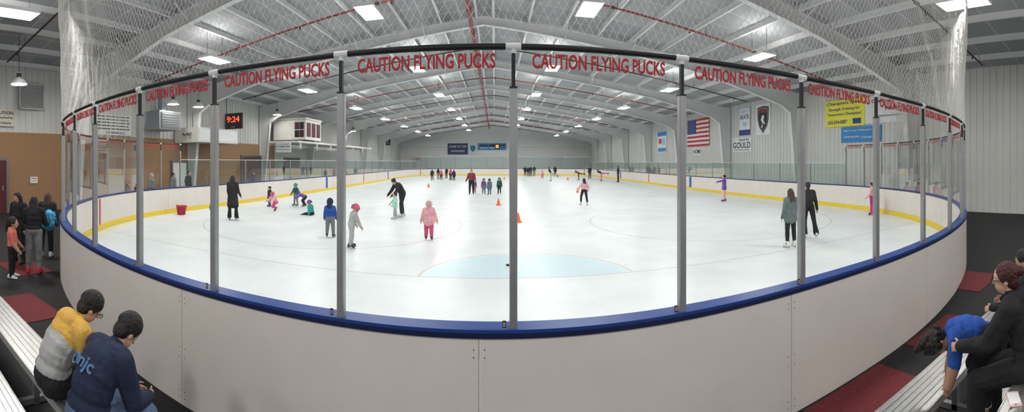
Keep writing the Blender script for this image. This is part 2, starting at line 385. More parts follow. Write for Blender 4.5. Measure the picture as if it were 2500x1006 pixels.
x,y=at(-.013,26.4); person('child in grey jacket standing in a pair on ice',x,y,1.05,.3,K_TEALG,K_DENIM,helmet=K_BLACK)
x,y=at(.011,27.2); person('child in green jacket and teal helmet standing alone',x,y,1.10,2.8,K_DGREEN,K_BLACK,helmet=K_TEAL,aL=(.1,.3,.2,0))
x,y=at(.218,20.0); person('girl in pink top and black leggings with long dark hair',x,y,1.32,.2,K_PINK,K_BLACK,hair=HAIRB,hstyle='long',detail=1,aL=(.1,.5,.5,.2),aR=(.1,.4,.4,.2),lL=(.3,.15,.4),lR=(-.1,.15,.1),shoes=BOOTW)
x,y=at(.560,21.9); person('girl in purple jacket and pink tights gliding with arm out',x,y,1.42,1.2,K_PURP,K_PINK,hair=HAIRB,hstyle='bun',detail=1,aL=(1.3,.2,.1,0),aR=(-.4,.6,.2,0),lL=(.1,.05,.1),lR=(-.05,.05,.1),coat=.3)
x,y=at(.722,10.2); person('girl in long grey green jacket with long brown hair',x,y,1.46,-.1,K_TEALG,K_BLACK,hair=HAIRBR,hstyle='long',detail=1,coat=.35,aL=(.1,.12,.2,0),aR=(.1,.12,.2,0),shoes=BOOTW,bulk=1.05)
x,y=at(.766,11.5); person('person in black jacket and flared trousers gliding on skates',x,y,1.56,-.5,K_BLACK,K_BLACK,hair=HAIRB,hstyle='short',detail=1,flare=1,lean=.15,aL=(.3,.1,.4,0),aR=(-.2,.2,.3,0),lL=(.1,.05,.2),lR=(-.25,.12,.2),shoes=BOOTW,bulk=1.05)
x,y=at(.920,16.4); person('girl in pink top and long magenta skirt by the boards',x,y,1.3,.6,K_PINK,K_MAG,hair=HAIRB,hstyle='bun',detail=1,flare=1,bulk=1.15,aL=(.3,.2,.5,0))
for i,(a,d,h,t,bb) in enumerate([(-.153,46,1.3,K_BLACK,K_BLACK),(-.138,50,1.35,K_BLACK,K_GREY),(-.131,47.5,1.2,K_HOT,K_BLACK),(-.118,52,1.4,K_BLACK,K_NAVY),(-.108,47,1.4,K_HOT,K_BLACK),(-.100,45.5,1.25,K_NAVY,K_BLACK),
      (.074,60,1.45,K_BLACK,K_BLACK),(.082,57.5,1.5,K_NAVY,K_BLACK),(.088,60.5,1.5,K_BLACK,K_BLACK),(.096,60,1.55,K_BLACK,K_GREY),(.116,52,1.1,K_PINK,K_HOT),(.147,59,1.5,K_BLACK,K_BLACK),(.232,51.5,1.6,K_BLACK,K_BLACK)]):
    x,y=at(a,d); person('skater in '+t.name[6:].replace('_',' ')+' top standing near the far boards',x,y,h,random.choice([0,3.1,2.5,-.6]),t,bb,hair=HAIRB,hstyle=random.choice(['short','pony']),aL=(random.uniform(-.2,.5),.3,.4,0),group='skaters at the far end')
x,y=at(.137,45); person('skater in black balancing on one leg with arms out',x,y,1.6,1.3,K_BLACK,K_LGREY,hair=HAIRB,lean=.5,aL=(.2,1.4,0,0),aR=(.2,1.4,0,0),lR=(-1.1,.1,.2))
x,y=at(.205,48); person('skater in maroon leaning in a one leg spiral',x,y,1.4,1.2,K_MAR,K_BLACK,hair=HAIRB,lean=1.1,aL=(.8,1.2,0,0),aR=(.8,1.2,0,0),lR=(-1.4,.1,.1))
x,y=at(.260,45.5); person('skater in black with orange skirt in a one leg spiral',x,y,1.55,1.3,K_BLACK,K_ORG,hair=HAIRB,lean=1.1,aL=(.8,1.3,0,0),aR=(.8,1.3,0,0),lR=(-1.5,.1,.1))
x,y=at(.301,43); person('adult in black standing on the ice watching skaters',x,y,1.7,1.5,K_BLACK,K_BLACK,hair=HAIRB)
for a,h,t,hr in [(-.838,1.65,K_GREY,None),(-.748,1.72,K_BLACK,HAIRB),(-.785,1.65,K_GREY,HAIRB),(-.590,1.6,K_NAVY,HAIRBR)]:
    x=-14.2; y=14.2/math.tan(-a)
    person('spectator in '+t.name[6:]+' jacket standing behind the side boards',x,y,h,-1.3,t,K_BLACK,hair=hr,hood=None if hr else K_LGREY,skates=False,z0=0)
# standing group beside the rink
x,y=at(-1.125,7.9); person('person with long black hair, black top and grey leggings',x,y,1.52,.9,K_BLACK,K_GREY,skin=SKIND,hair=HAIRB,hstyle='long',skates=False,shoes=K_RED,z0=0,detail=1,aL=(.5,.15,.8,.2),aR=(.4,.2,.9,.2))
x,y=at(-1.163,8.7); person('person with black hair in a black jacket facing a child',x,y,1.55,3.6,K_BLACK,K_BLACK,skin=SKIND,hair=HAIRB,hstyle='long',skates=False,z0=0,detail=1,head=(.3,0))
x,y=at(-1.178,7.6); person('child in coral shirt and dark patterned skirt standing',x,y,1.18,-.6,K_ORG,K_BLACK,skin=SKIND,hair=HAIRB,hstyle='pony',skates=False,z0=0,detail=1,coat=0,shoes=K_WHITE,aL=(.2,.2,.5,0),aR=(.2,.1,.5,0),shortsl=True,bulk=1.15)
x,y=at(-1.095,9.3); person('person with brown hair bending beside the rink boards',x,y,1.5,.9,K_BLACK,K_BLACK,hair=HAIRBR,hstyle='bob',skates=False,z0=0,detail=1,lean=.35,head=(.4,0),shoes=K_WHITE)
# seated spectators
SEAT1=.45; SEAT2=.70
o,Hd,T=person('man in grey jacket with yellow hood sitting on bleacher',-2.68,1.42,1.60,-.15,K_LGREY,K_BLACK,lean=.26,hunch=.46,head=(.72,-.15),hair=HAIRB,hstyle='short',seat=SEAT1,detail=2,skates=False,acc=K_YEL,yoke=True,hood='down',
   aL=(.25,.12,.9,.5),aR=(.25,.10,.95,.5),lL=(1.45,.12,1.5,.5,0),lR=(1.45,.1,1.5,.5,0),glasses=True,bulk=1.18,shoes=K_BLACK)
o2,Hd2,T2=person('man in navy jacket and jeans sitting on bleacher',-2.17,1.40,1.57,-.05,K_NAVY,K_DENIM,lean=.26,hunch=.46,head=(.85,-.05),hair=HAIRB,hstyle='short',seat=SEAT1,detail=2,skates=False,bulk=1.18,
   aL=(.25,.12,.9,.5),aR=(.25,.08,.95,.5),lL=(1.45,.1,1.5,.5,0),lR=(1.45,.16,1.1,.2,0),shoes=K_BLUE)
M_LOGO=mat('logo_blue',(.09,.17,.33),.7)
t=mk('jacket_lettering',textmesh('njc',.17,.10,M_LOGO,.02),parent=o2)
t.location=T2(.02,-.092,.16); t.rotation_euler=(PI/2-.66,0,0)
mb=MB(); pts=[(.035*math.cos(a),0,.035*math.sin(a)) for a in np.linspace(0,2*PI,17)]; mb.tube(pts,.006,M_LOGO,6); mb.tube([(-.03,0,-.01),(0,0,.03),(.03,0,-.01)],.006,M_LOGO,6)
e=mk('jacket_emblem',mb,parent=o2); e.location=T2(-.065,-.083,.16); e.rotation_euler=(-.66,0,-.25)
person('woman in black hooded top with dark red hair and glasses',2.70,.72,1.56,.02,K_BLACK,K_BLACK,lean=.18,hunch=.26,head=(.12,.2),hair=HAIRR,hstyle='bun',seat=SEAT2,detail=2,skates=False,glasses=True,hood='down',acc=K_BLACK,
   aL=(.55,.10,.7,.3),aR=(.45,.1,.8,.3),lL=(1.2,.10,1.2,.5,0),lR=(1.15,.2,1.2,.5,0),shoes=K_BLACK,bulk=1.16,bareft=True)
person('child in bright blue hooded top leaning forward head down',2.92,1.12,1.10,.50,K_BLUE,K_BLACK,skin=SKIND,lean=.95,hunch=.80,head=(2.1,0),hair=HAIRB,hstyle='curly',pelvz=.80,detail=2,skates=False,hood='down',acc=K_BLUE,
   aL=(.1,.1,.2,0),aR=(.05,.1,.2,0),lL=(.5,.1,.9),lR=(.5,.1,.9),shoes=K_WHITE,bulk=1.35,shortsl=True)
person('spectator with grey hood sitting at end of bleacher',4.15,1.0,1.6,.0,K_BLACK,K_BLACK,lean=.3,head=(.3,0),hair=HAIRB,hstyle='short',seat=SEAT1,detail=1,skates=False,
   aL=(.5,.15,.8,.2),aR=(.5,.1,.8,.3),lL=(1.35,.12,1.3,.5,0),lR=(1.35,.1,1.3,.5,0),hood='down',acc=K_LGREY)
# ------------------------------------------------------------------ rink path
XL,XR,Y0,YF=-12.2,14.5,2.67,63.6
RL,RR,RF=10.2,11.0,8.5
pts=[(0,Y0)]
def arc(cx,cy,r,a0,a1,n=120):
    for i in range(1,n+1):
        a=a0+(a1-a0)*i/n; pts.append((cx+r*math.cos(a),cy+r*math.sin(a)))
def lin(x,y,n=60):
    x0,y0=pts[-1]
    for i in range(1,n+1): pts.append((x0+(x-x0)*i/n,y0+(y-y0)*i/n))
lin(XR-RR,Y0); sR0=len(pts)-1
arc(XR-RR,Y0+RR,RR,-PI/2,0); sR1=len(pts)-1
lin(XR,YF-RF); arc(XR-RF,YF-RF,RF,0,PI/2); lin(XL+RF,YF); arc(XL+RF,YF-RF,RF,PI/2,PI); lin(XL,Y0+RL); sL1=len(pts)-1
arc(XL+RL,Y0+RL,RL,PI,1.5*PI); lin(0,Y0)
PA=np.array(pts); SL=np.concatenate([[0],np.cumsum(np.linalg.norm(np.diff(PA,axis=0),axis=1))]); LT=SL[-1]
S_R1=SL[sR1]; S_L1=SL[sL1]-LT
def pos(s):
    s=s%LT; return np.array([np.interp(s,SL,PA[:,0]),np.interp(s,SL,PA[:,1])])
def tang(s):
    d=pos(s+.03)-pos(s-.03); return d/np.linalg.norm(d)
def off(s,n,z):
    p=pos(s); t=tang(s); return (p[0]+t[1]*n,p[1]-t[0]*n,z)
def sweep(mb,prof,s0,s1,m,step=.3):
    n=max(1,int(math.ceil((s1-s0)/step))); k=len(prof); vs=[];fs=[]
    for i in range(n+1):
        s=s0+(s1-s0)*i/n
        for (a,z) in prof: vs.append(off(s,a,z))
    for i in range(n):
        for j in range(k): fs.append((i*k+j,(i+1)*k+j,(i+1)*k+(j+1)%k,i*k+(j+1)%k))
    fs.append(tuple(range(k))); fs.append(tuple(range(n*k,(n+1)*k))[::-1])
    mb.add(vs,fs,m)
def rect(n0,n1,z0,z1): return [(n0,z0),(n1,z0),(n1,z1),(n0,z1)]
NP=int(round(LT/2.42)); dS=LT/NP
panels=[]
for i in range(NP):
    s0=-.1+i*dS; s1=s0+dS; mid=(s0+s1)/2; ctr=pos(mid); near=ctr[1]<9
    mb=MB(); sweep(mb,rect(-.06,.062,0,1.035),s0+.003,s1-.003,M_BOARD)
    if near:
        for ss in(s0+.035,s1-.035):
            for z in(.06,.12,.42,.5,.95,.9):
                a=off(ss,.060,z);b=off(ss,.064,z); mb.cyl(a,b,.005,.005,M_SCREW,8)
    o=mk('dasher_board',mb,'white rink board panel with blue cap and yellow kick strip','rink board',group='boards around the rink')
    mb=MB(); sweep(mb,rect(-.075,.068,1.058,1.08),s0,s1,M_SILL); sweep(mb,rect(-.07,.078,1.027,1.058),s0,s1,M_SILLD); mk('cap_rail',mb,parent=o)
    mb=MB(); sweep(mb,rect(-.078,-.06,.012,.2),s0,s1,M_KICK); mk('kick_plate',mb,parent=o)
    panels.append((o,s0,s1))
M_STB=mat('stripe_blue',(.02,.1,.45)); M_STR=mat('stripe_red',(.55,.03,.03))
for o,s0,s1 in panels:
    for yy,m in((27.9,M_STB),(36.6,M_STR),(45.5,M_STB),(59.5,M_STR),(7.2,M_STR)):
        a=pos(s0);b=pos(s1)
        if min(a[1],b[1])<=yy<max(a[1],b[1]):
            q=s0+(s1-s0)*(yy-a[1])/(b[1]-a[1]); w=.15 if m==M_STB else (.06 if yy>10 else .025)
            mb=MB(); sweep(mb,rect(-.083,-.062,.2,1.0),q-w,q+w,m); mk('painted_stripe',mb,parent=o)
# near posts
def hit(az):
    best=None
    rng=np.arange(S_L1 if az<0 else -1,1 if az<0 else S_R1,.02)
    for s in rng:
        p=pos(s); a=math.atan2(p[0],p[1])
        if best is None or abs(a-az)<best[0]-1e-9:
            if np.hypot(*p)<9: best=(abs(a-az),s)
    return best[1]
SP=[hit(a) for a in(-1.023,-.973,-.863,-.681,-.371,.044,.454,.744,.927,1.042,1.108)]
s=SP[0]
while s-1.25>S_L1: s-=1.25; SP.insert(0,s)
s=SP[-1]
while s+1.25<S_R1: s+=1.25; SP.append(s)
ZT=2.86
def frame_at(s,n,z):
    t=tang(s); M=Matrix(((t[0],0,t[1],0),(t[1],0,-t[0],0),(0,1,0,0),(0,0,0,1)))
    M.translation=Vector(off(s,n,z)); return M
for s in SP:
    M=frame_at(s,.02,1.08)
    mb=MB(); mb.prism([(-.022,-.03),(.022,-.03),(.026,-.02),(.026,.02),(.022,.03),(-.022,.03),(-.026,.02),(-.026,-.02)],0,1.54,M_ALU,'Z')
    mbv=[(v[0],v[2],v[1]) for v in mb.v]; mb.v=mbv
    o=mk('glass_post',mb,'grey aluminium post holding rink glass, black upper section','post',M=M,group='posts of the rink glass')
    mb=MB(); mb.box((0,1.54+.14,0),(.024,.28,.03),M_BLACK); mb.box((0,1.54,0),(.05,.03,.05),M_BLACK); mk('upper_section',mb,parent=o)
    mb=MB(); mb.box((-.06,.03,.03),(.022,.045,.004),M_BLACK)
    for q in(.02,.03,.04): mb.box((-.06,q,.033),(.014,.004,.003),M_WHITE)
    mk('latch',mb,parent=o)
for s0,s1 in zip(SP[:-1],SP[1:]):
    c=(pos(s0)+pos(s1))/2; d=pos(s1)-pos(s0); w=np.linalg.norm(d); t=d/w
    M=Matrix(((t[0],0,t[1],c[0]),(t[1],0,-t[0],c[1]),(0,1,0,1.08),(0,0,0,1)))
    h=ZT-1.08; mb=MB(); mb.add([(-w/2+.01,0,0),(w/2-.01,0,0),(w/2-.01,h,0),(-w/2+.01,h,0)],[(0,1,2,3)],M_GLASS)
    o=mk('rink_glass_screen',mb,'tall clear rink glass pane with red warning lettering','glass screen',M=M,group='glass panes of the rink end')
    tm=mk('warning_lettering',textmesh('CAUTION FLYING PUCKS',.93,.100,M_RED,.026),parent=o); tm.location=(0.0,1.728,.006); tm.scale=(min(1,w/1.12),1,1)
# top rail
mb=MB(); ss=np.arange(SP[0],SP[-1]+.01,.15); mb.tube([off(s,.02,2.895) for s in ss],.022,M_BLACK,8)
rail=mk('net_rail',mb,'black padded tube running along the top of rink glass','rail')
for s in SP:
    mb=MB(); mb.cyl(off(s-.05,.02,2.895),off(s+.05,.02,2.895),.025,.025,M_WHITE,10); mb.cyl(off(s,.02,2.85),off(s,.02,2.90),.02,.02,M_WHITE,8); mk('rail_joint',mb,parent=rail)
# side glass
s=SP[-1]
end=LT+SP[0]; n=int((end-s)/2.42); st=(end-s)/n
for i in range(n):
    a=s+i*st;b=a+st; c=(pos(a)+pos(b))/2; d=pos(b)-pos(a); w=np.linalg.norm(d); t=d/w
    h=1.75 if (c[1]>YF-6) else (1.15 if c[0]<0 else 1.0)
    M=Matrix(((t[0],0,t[1],c[0]),(t[1],0,-t[0],c[1]),(0,1,0,1.08),(0,0,0,1)))
    mb=MB(); mb.add([(-w/2+.01,0,0),(w/2-.01,0,0),(w/2-.01,h,0),(-w/2+.01,h,0)],[(0,1,2,3)],M_GLASST)
    o=mk('side_glass_screen',mb,'low pale teal glass pane on the side boards','glass screen',M=M,group='glass panes along the rink sides')
    mb=MB(); mb.box((-w/2,h/2,0),(.04,h,.05),M_ALU); mb.box((0,h+.01,0),(w,.02,.02),M_WHITE); mk('glass_clip_frame',mb,parent=o)
# net
def netmesh(s0,s1,z0,z1):
    a=.058; dz=.05; ni=int((s1-s0)/a); nj=int((z1-z0)/dz)
    S=np.linspace(s0,s1,2*ni+1); P=np.array([pos(s) for s in S]); T=np.array([tang(s) for s in S])
    def node(i2,j):
        sv=S[i2]; z=z0+j*dz
        w=.02*math.sin(sv*3.1+z*2)+.012*math.sin(sv*9.7+z*5)+.03*math.sin(sv*1.3-z*1.7)*(j/nj+.2)*2
        e=max(0,1-min(sv-s0,s1-sv)/4.5)*min(1,j/12)
        w+=e*(.16*math.sin(sv*17+.6*math.sin(z*1.5))+.05*math.sin(sv*41))
        ds=.014*math.sin(z*7+sv*4.3)+.010*math.sin(z*17+sv*11)
        zz=z+.014*math.sin(sv*6+z*3)+.008*math.sin(sv*23)
        p=P[i2]; t=T[i2]
        return Vector((p[0]+t[0]*ds+t[1]*(w+.02),p[1]+t[1]*ds-t[0]*(w+.02),zz)),t
    vs=[];fs=[]
    N=[[node(i2,j) for i2 in range(2*ni+1)] for j in range(nj+1)]
    for j in range(nj):
        for i in range(ni):
            i2=2*i+(j%2)
            p,t=N[j][i2]; W=.0013+.00036*max(0,math.hypot(p.x,p.y)-3.5)
            for q in(-1,1):
                k=i2+q
                if k<0 or k>2*ni: continue
                p2,_=N[j+1][k]; d=(p2-p).normalized(); nrm=Vector((p.x,p.y,0)).normalized()*.5+Vector((t[1],-t[0],0))*-.5
                if nrm.length<.05: nrm=Vector((t[1],-t[0],0))
                sd=d.cross(nrm).normalized()*W
                o=len(vs); vs+=[p-sd,p+sd,p2+sd,p2-sd]; fs.append((o,o+1,o+2,o+3))
    mb=MB(); mb.add(vs,fs,M_NET); return mb
mk('safety_net',netmesh(SP[0]+2.4,SP[-1]-3.4,2.93,5.9),'white diamond mesh safety net hanging above rink glass','net',kind='stuff')
# ------------------------------------------------------------------ ice and floor
def icemat():
    m=bpy.data.materials.new('ice'); m.use_nodes=True; nt=m.node_tree; b=nt.nodes['Principled BSDF']
    N=nt.nodes.new; L=nt.links.new
    tc=N('ShaderNodeTexCoord'); n=N('ShaderNodeTexNoise'); n.inputs['Scale'].default_value=.8; n.inputs['Detail'].default_value=6
    L(tc.outputs['Object'],n.inputs['Vector'])
    r=N('ShaderNodeValToRGB'); r.color_ramp.elements[0].position=.35; r.color_ramp.elements[1].position=.65
    r.color_ramp.elements[0].color=(.69,.74,.76,1); r.color_ramp.elements[1].color=(.78,.82,.83,1); L(n.outputs['Fac'],r.inputs['Fac'])
    n2=N('ShaderNodeTexNoise'); n2.inputs['Scale'].default_value=14; n2.inputs['Detail'].default_value=8; L(tc.outputs['Object'],n2.inputs['Vector'])
    cr=N('ShaderNodeMapRange'); cr.inputs[3].default_value=.25; cr.inputs[4].default_value=.45; L(n2.outputs['Fac'],cr.inputs[0]); L(cr.outputs[0],b.inputs['Roughness'])
    col=r.outputs['Color']
    sp=N('ShaderNodeSeparateXYZ'); L(tc.outputs['Object'],sp.inputs[0])
    def mathn(op,a,bv,c=None):
        q=N('ShaderNodeMath'); q.operation=op
        for k,v in enumerate((a,bv,c)):
            if v is None: continue
            if isinstance(v,(int,float)): q.inputs[k].default_value=v
            else: L(v,q.inputs[k])
        return q.outputs[0]
    def dist(cx,cy):
        a=mathn('SUBTRACT',sp.outputs[0],cx); c=mathn('SUBTRACT',sp.outputs[1],cy)
        return mathn('SQRT',mathn('ADD',mathn('MULTIPLY',a,a),mathn('MULTIPLY',c,c)),0)
    def band(v,c,w): return mathn('LESS_THAN',mathn('ABSOLUTE',mathn('SUBTRACT',v,c),0),w)
    def mixc(base,fac,c,amt):
        mx=N('ShaderNodeMix'); mx.data_type='RGBA'
        f=mathn('MULTIPLY',fac,amt); f=mathn('MULTIPLY',f,mathn('ADD',n2.outputs['Fac'],.5))
        L(f,mx.inputs[0]); L(base,mx.inputs[6]); mx.inputs[7].default_value=(*c,1); return mx.outputs[2]
    up=mathn('GREATER_THAN',sp.outputs[1],7.5)
    dc=dist(.6,7.5)
    inr=N('ShaderNodeMapRange'); inr.inputs[1].default_value=2.04; inr.inputs[2].default_value=1.84; L(dc,inr.inputs[0])
    col=mixc(col,mathn('MULTIPLY',inr.outputs[0],up),(.47,.70,.80),.58)
    col=mixc(col,mathn('MULTIPLY',band(dc,2.02,.03),up),(.6,.38,.42),.5)
    col=mixc(col,band(sp.outputs[1],7.5,.03),(.5,.40,.47),.5)
    for cx,cy in((-5.6,13.4),(7.8,13.4)): col=mixc(col,band(dist(cx,cy),4.5,.035),(.48,.40,.46),.5)
    col=mixc(col,band(dist(1.1,33),4.5,.04),(.4,.45,.6),.2)
    n3=N('ShaderNodeTexNoise'); n3.inputs['Scale'].default_value=2.5; n3.inputs['Detail'].default_value=10; n3.inputs['Distortion'].default_value=3; L(tc.outputs['Object'],n3.inputs['Vector'])
    L(mixc(col,band(n3.outputs['Fac'],.5,.006),(.62,.68,.72),.5),b.inputs['Base Color']); b.inputs['Specular IOR Level'].default_value=.35
    return m
M_ICE=icemat()
ring=[off(s,-.05,.012)[:2] for s in np.linspace(0,LT,320,endpoint=False)]
mb=MB(); mb.add([(a,b,.012) for a,b in ring],[tuple(range(len(ring)))],M_ICE); mk('ice_sheet',mb,'smooth white skating ice with pale blue goal crease','ice rink',kind='structure')
M_RUB=mat('rubber_black',(.018,.018,.019),.8,var=.3,scale=40,bump=.2)
mb=MB(); mb.box((0,30,-.05),(36,82,.1),M_RUB); mk('floor',mb,kind='structure')
M_RMAT=mat('rubber_dark_red',(.16,.022,.028),.8,var=.2,scale=40)
for a,b in((-5.5,2.45),(-7.6,3.4),(2.95,2.18),(4.6,2.2),(6.8,2.95)):
    mb=MB(); mb.box((a,b,.006),(1.1,.78,.01),M_RMAT); mk('floor_mat',mb,'dark red square rubber mat on black floor','mat',group='red rubber mats')
# ------------------------------------------------------------------ walls
YB,YE=-7,69
def corr(mb,X,z0,z1,m,nx):
    y=YB; vs=[];
    while y<YE:
        for dy,dx in((0,0),(.22,0),(.24,.03),(.28,.03)): vs.append((X+nx*dx,y+dy))
        y+=.3
    vv=[];fs=[]
    for a,b in vs: vv+= [(a,b,z0),(a,b,z1)]
    for i in range(len(vs)-1): fs.append((2*i,2*i+2,2*i+3,2*i+1))
    mb.add(vv,fs,m)
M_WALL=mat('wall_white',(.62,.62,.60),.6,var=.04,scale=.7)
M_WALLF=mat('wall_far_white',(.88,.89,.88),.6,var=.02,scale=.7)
M_BROWN=mat('wall_brown',(.33,.19,.10),.8,var=.14,scale=30)
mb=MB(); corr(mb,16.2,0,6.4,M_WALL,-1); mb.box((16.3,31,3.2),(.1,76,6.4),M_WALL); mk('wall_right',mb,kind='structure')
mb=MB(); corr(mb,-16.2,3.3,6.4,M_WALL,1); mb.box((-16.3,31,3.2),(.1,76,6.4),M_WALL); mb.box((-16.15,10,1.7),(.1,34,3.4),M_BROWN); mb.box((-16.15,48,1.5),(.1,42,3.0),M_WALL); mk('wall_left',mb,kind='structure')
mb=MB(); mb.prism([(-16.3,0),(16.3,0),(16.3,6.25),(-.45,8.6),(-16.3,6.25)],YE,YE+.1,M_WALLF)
for i in range(54): mb.box((-16+i*.6,YE-.015,3.1),(.05,.03,6.2),M_WALLF)
for z in(2.9,4.6): mb.box((0,YE-.06,z),(32,.12,.08),M_BEAM)
mk('wall_back',mb,kind='structure')
def roof(x): return 8.5-.14*abs(x+.45)
def ceilmat():
    m=mat('ceiling_grey',(.30,.31,.32),.7,var=.1,scale=.6); nt=m.node_tree; b=nt.nodes['Principled BSDF']
    br=nt.nodes.new('ShaderNodeTexBrick'); br.offset=0; br.inputs['Scale'].default_value=1; br.inputs['Brick Width'].default_value=1.5; br.inputs['Row Height'].default_value=1.2
    br.inputs['Mortar Size'].default_value=.02; br.inputs['Color1'].default_value=(.25,.26,.275,1); br.inputs['Color2'].default_value=(.33,.34,.35,1); br.inputs['Mortar'].default_value=(.5,.5,.5,1)
    tc=nt.nodes.new('ShaderNodeTexCoord'); nt.links.new(tc.outputs['Object'],br.inputs['Vector']); nt.links.new(br.outputs['Color'],b.inputs['Base Color']); return m
M_CEIL=ceilmat()
for sg in(-1,1):
    e=16.4*sg
    mb=MB(); mb.prism([(e,roof(e)),(-.45,8.5),(-.45,8.6),(e,roof(e)+.1)],YB,YE,M_CEIL); mk('ceiling',mb,kind='structure')
xs=[-.45+sg*(.35+1.5*i) for sg in(-1,1) for i in range(11)]
for px in xs:
    if abs(px)>15.9: continue
    z=roof(px)-.1
    mb=MB(); mb.box((px,31,z),(.02,76,.2),M_BEAM); mb.box((px+.035,31,z-.1),(.09,76,.015),M_BEAM)
    mk('roof_purlin',mb,'long white steel roof purlin under the ceiling','beam',group='roof purlins')
for i in range(9):
    fy=2.2+7.6*i
    mb=MB()
    for sg in(-1,1):
        def X(v): return v if sg>0 else -v
        def rz(v,dd): return roof(X(v))-.2-dd
        inner=[(15.75,0),(15.25,4.9),(14.6,5.3),(10,rz(10,.48)),(-.45*sg,8.3-.34)]
        outer=[(-.45*sg,8.3),(10,rz(10,0)),(16.1,rz(16.1,0)),(16.1,0)]
        poly=[(X(a),b) for a,b in inner+outer]
        mb.prism(poly,fy-.01,fy+.01,M_BEAM)
        for pl in(inner,outer):
            for a,b in zip(pl[:-1],pl[1:]):
                A=Vector((X(a[0]),fy,a[1]));Bv=Vector((X(b[0]),fy,b[1])); d=(Bv-A); ang=math.atan2(d.z,d.x)
                mb.box((A+Bv)/2,(d.length+.02,.22,.02),M_BEAM,Matrix.Rotation(-ang,3,'Y'))
        for q in(3,6,9,12):
            for sy in(-1,1):
                A=Vector((X(q),fy,rz(q,.45))); Bv=Vector((X(q),fy+sy*.75,roof(X(q))-.2)); mb.cyl(A,Bv,.02,.02,M_BEAM,6)
    mk('roof_frame',mb,'white tapered steel portal frame spanning the rink hall','beam',group='portal frames of the hall')
for i in range(9):
    fy=6.0+7.6*i
    mb=MB(); p=[(xx,fy,roof(xx)-.38) for xx in np.linspace(-15,15,21)]; mb.tube(p,.035,M_PIPE if i%2 else M_PIPED,6)
    for xx in np.linspace(-14,14,9): mb.cyl((xx,fy,roof(xx)-.38),(xx,fy,roof(xx)-.5),.02,.035,M_PIPED,6); mb.cyl((xx+.7,fy,roof(xx+.7)-.38),(xx+.7,fy,roof(xx+.7)-.01),.008,.008,M_PIPED,6)
    for xx in(-10,-4,4,10): mb.cyl((xx-.08,fy,roof(xx)-.38),(xx+.08,fy,roof(xx)-.38),.06,.06,M_PIPED,8)
    mk('sprinkler_pipe',mb,'dark red sprinkler pipe with heads under the roof','pipe',group='sprinkler branch pipes')
mb=MB(); mb.tube([(-.95,YB,7.7),(-.95,YE-.3,7.7)],.075,M_PIPE,8)
for k in range(24): mb.cyl((-.95,3+k*2.7,7.7),(-.95,3+k*2.7,8.4),.012,.012,M_PIPE,6); mb.cyl((-.95,4+k*2.7,7.7),(-.95,4.15+k*2.7,7.7),.1,.1,M_PIPE,8)
mk('main_sprinkler_pipe',mb,'red main sprinkler pipe along the roof ridge','pipe')
# lamps
def fixture(x,y,z):
    mb=MB(); mb.box((0,0,.04),(.62,1.25,.06),M_WHITE); mb.box((0,0,.085),(.30,1.0,.03),M_WHITE)
    for a in(-.31,.31): mb.box((a,0,.0),(.02,1.25,.05),M_WHITE)
    for a in(-.62,.62): mb.box((0,a,.0),(.62,.02,.05),M_WHITE)
    o=mk('ceiling_light',mb,'rectangular bright white high bay light hanging from roof','light',loc=(x,y,z),group='high bay ceiling lights')
    mb=MB(); mb.box((0,0,.0),(.58,1.2,.02),M_LAMP); mk('lamp_lens',mb,parent=o)
    mb=MB(); mb.box((0,0,.105),(.24,.9,.01),M_LAMPUP); mk('uplight_slot',mb,parent=o)
    h=roof(x)-z
    for a in(-.45,.45):
        mb=MB(); mb.cyl((0,a,.08),(0,a,h),.008,.008,M_BLACK,6); mk('hanger_cable',mb,parent=o)
for k in range(-1,8):  # first row is unseen, behind the camera, added to light the near boards
    yy=4.15+8.0*k
    for xx,zz in((-9.9,6.05),(9.15,6.05),(-3.85,6.8),(2.85,6.8)):
        fixture(xx,yy,zz)
def bell(x,y,z):
    mb=MB(); mb.lathe([(.30,0),(.28,.05),(.20,.16),(.10,.22),(.07,.24),(.07,.42),(.03,.45)],M_WHITE,24,cap=True); mb.cyl((0,0,.26),(0,0,.40),.09,.09,M_BLACK,12)
    o=mk('bell_lamp',mb,'bell shaped industrial pendant lamp with metal shade','light',loc=(x,y,z),group='bell pendant lamps')
    mb=MB(); mb.lathe([(.001,.03),(.27,.03)],M_BELL,24); mk('lamp_bulb',mb,parent=o)
    mb=MB(); mb.cyl((0,0,.44),(0,0,roof(x)-z),.01,.01,M_BLACK,6); mk('lamp_cord',mb,parent=o)
for a in((-13.6,5.9,4.95),(-14.4,14.4,5.0),(-14.4,16.3,5.05),(-14.4,24.5,5.4),(-14.4,40,5.3)): bell(*a)
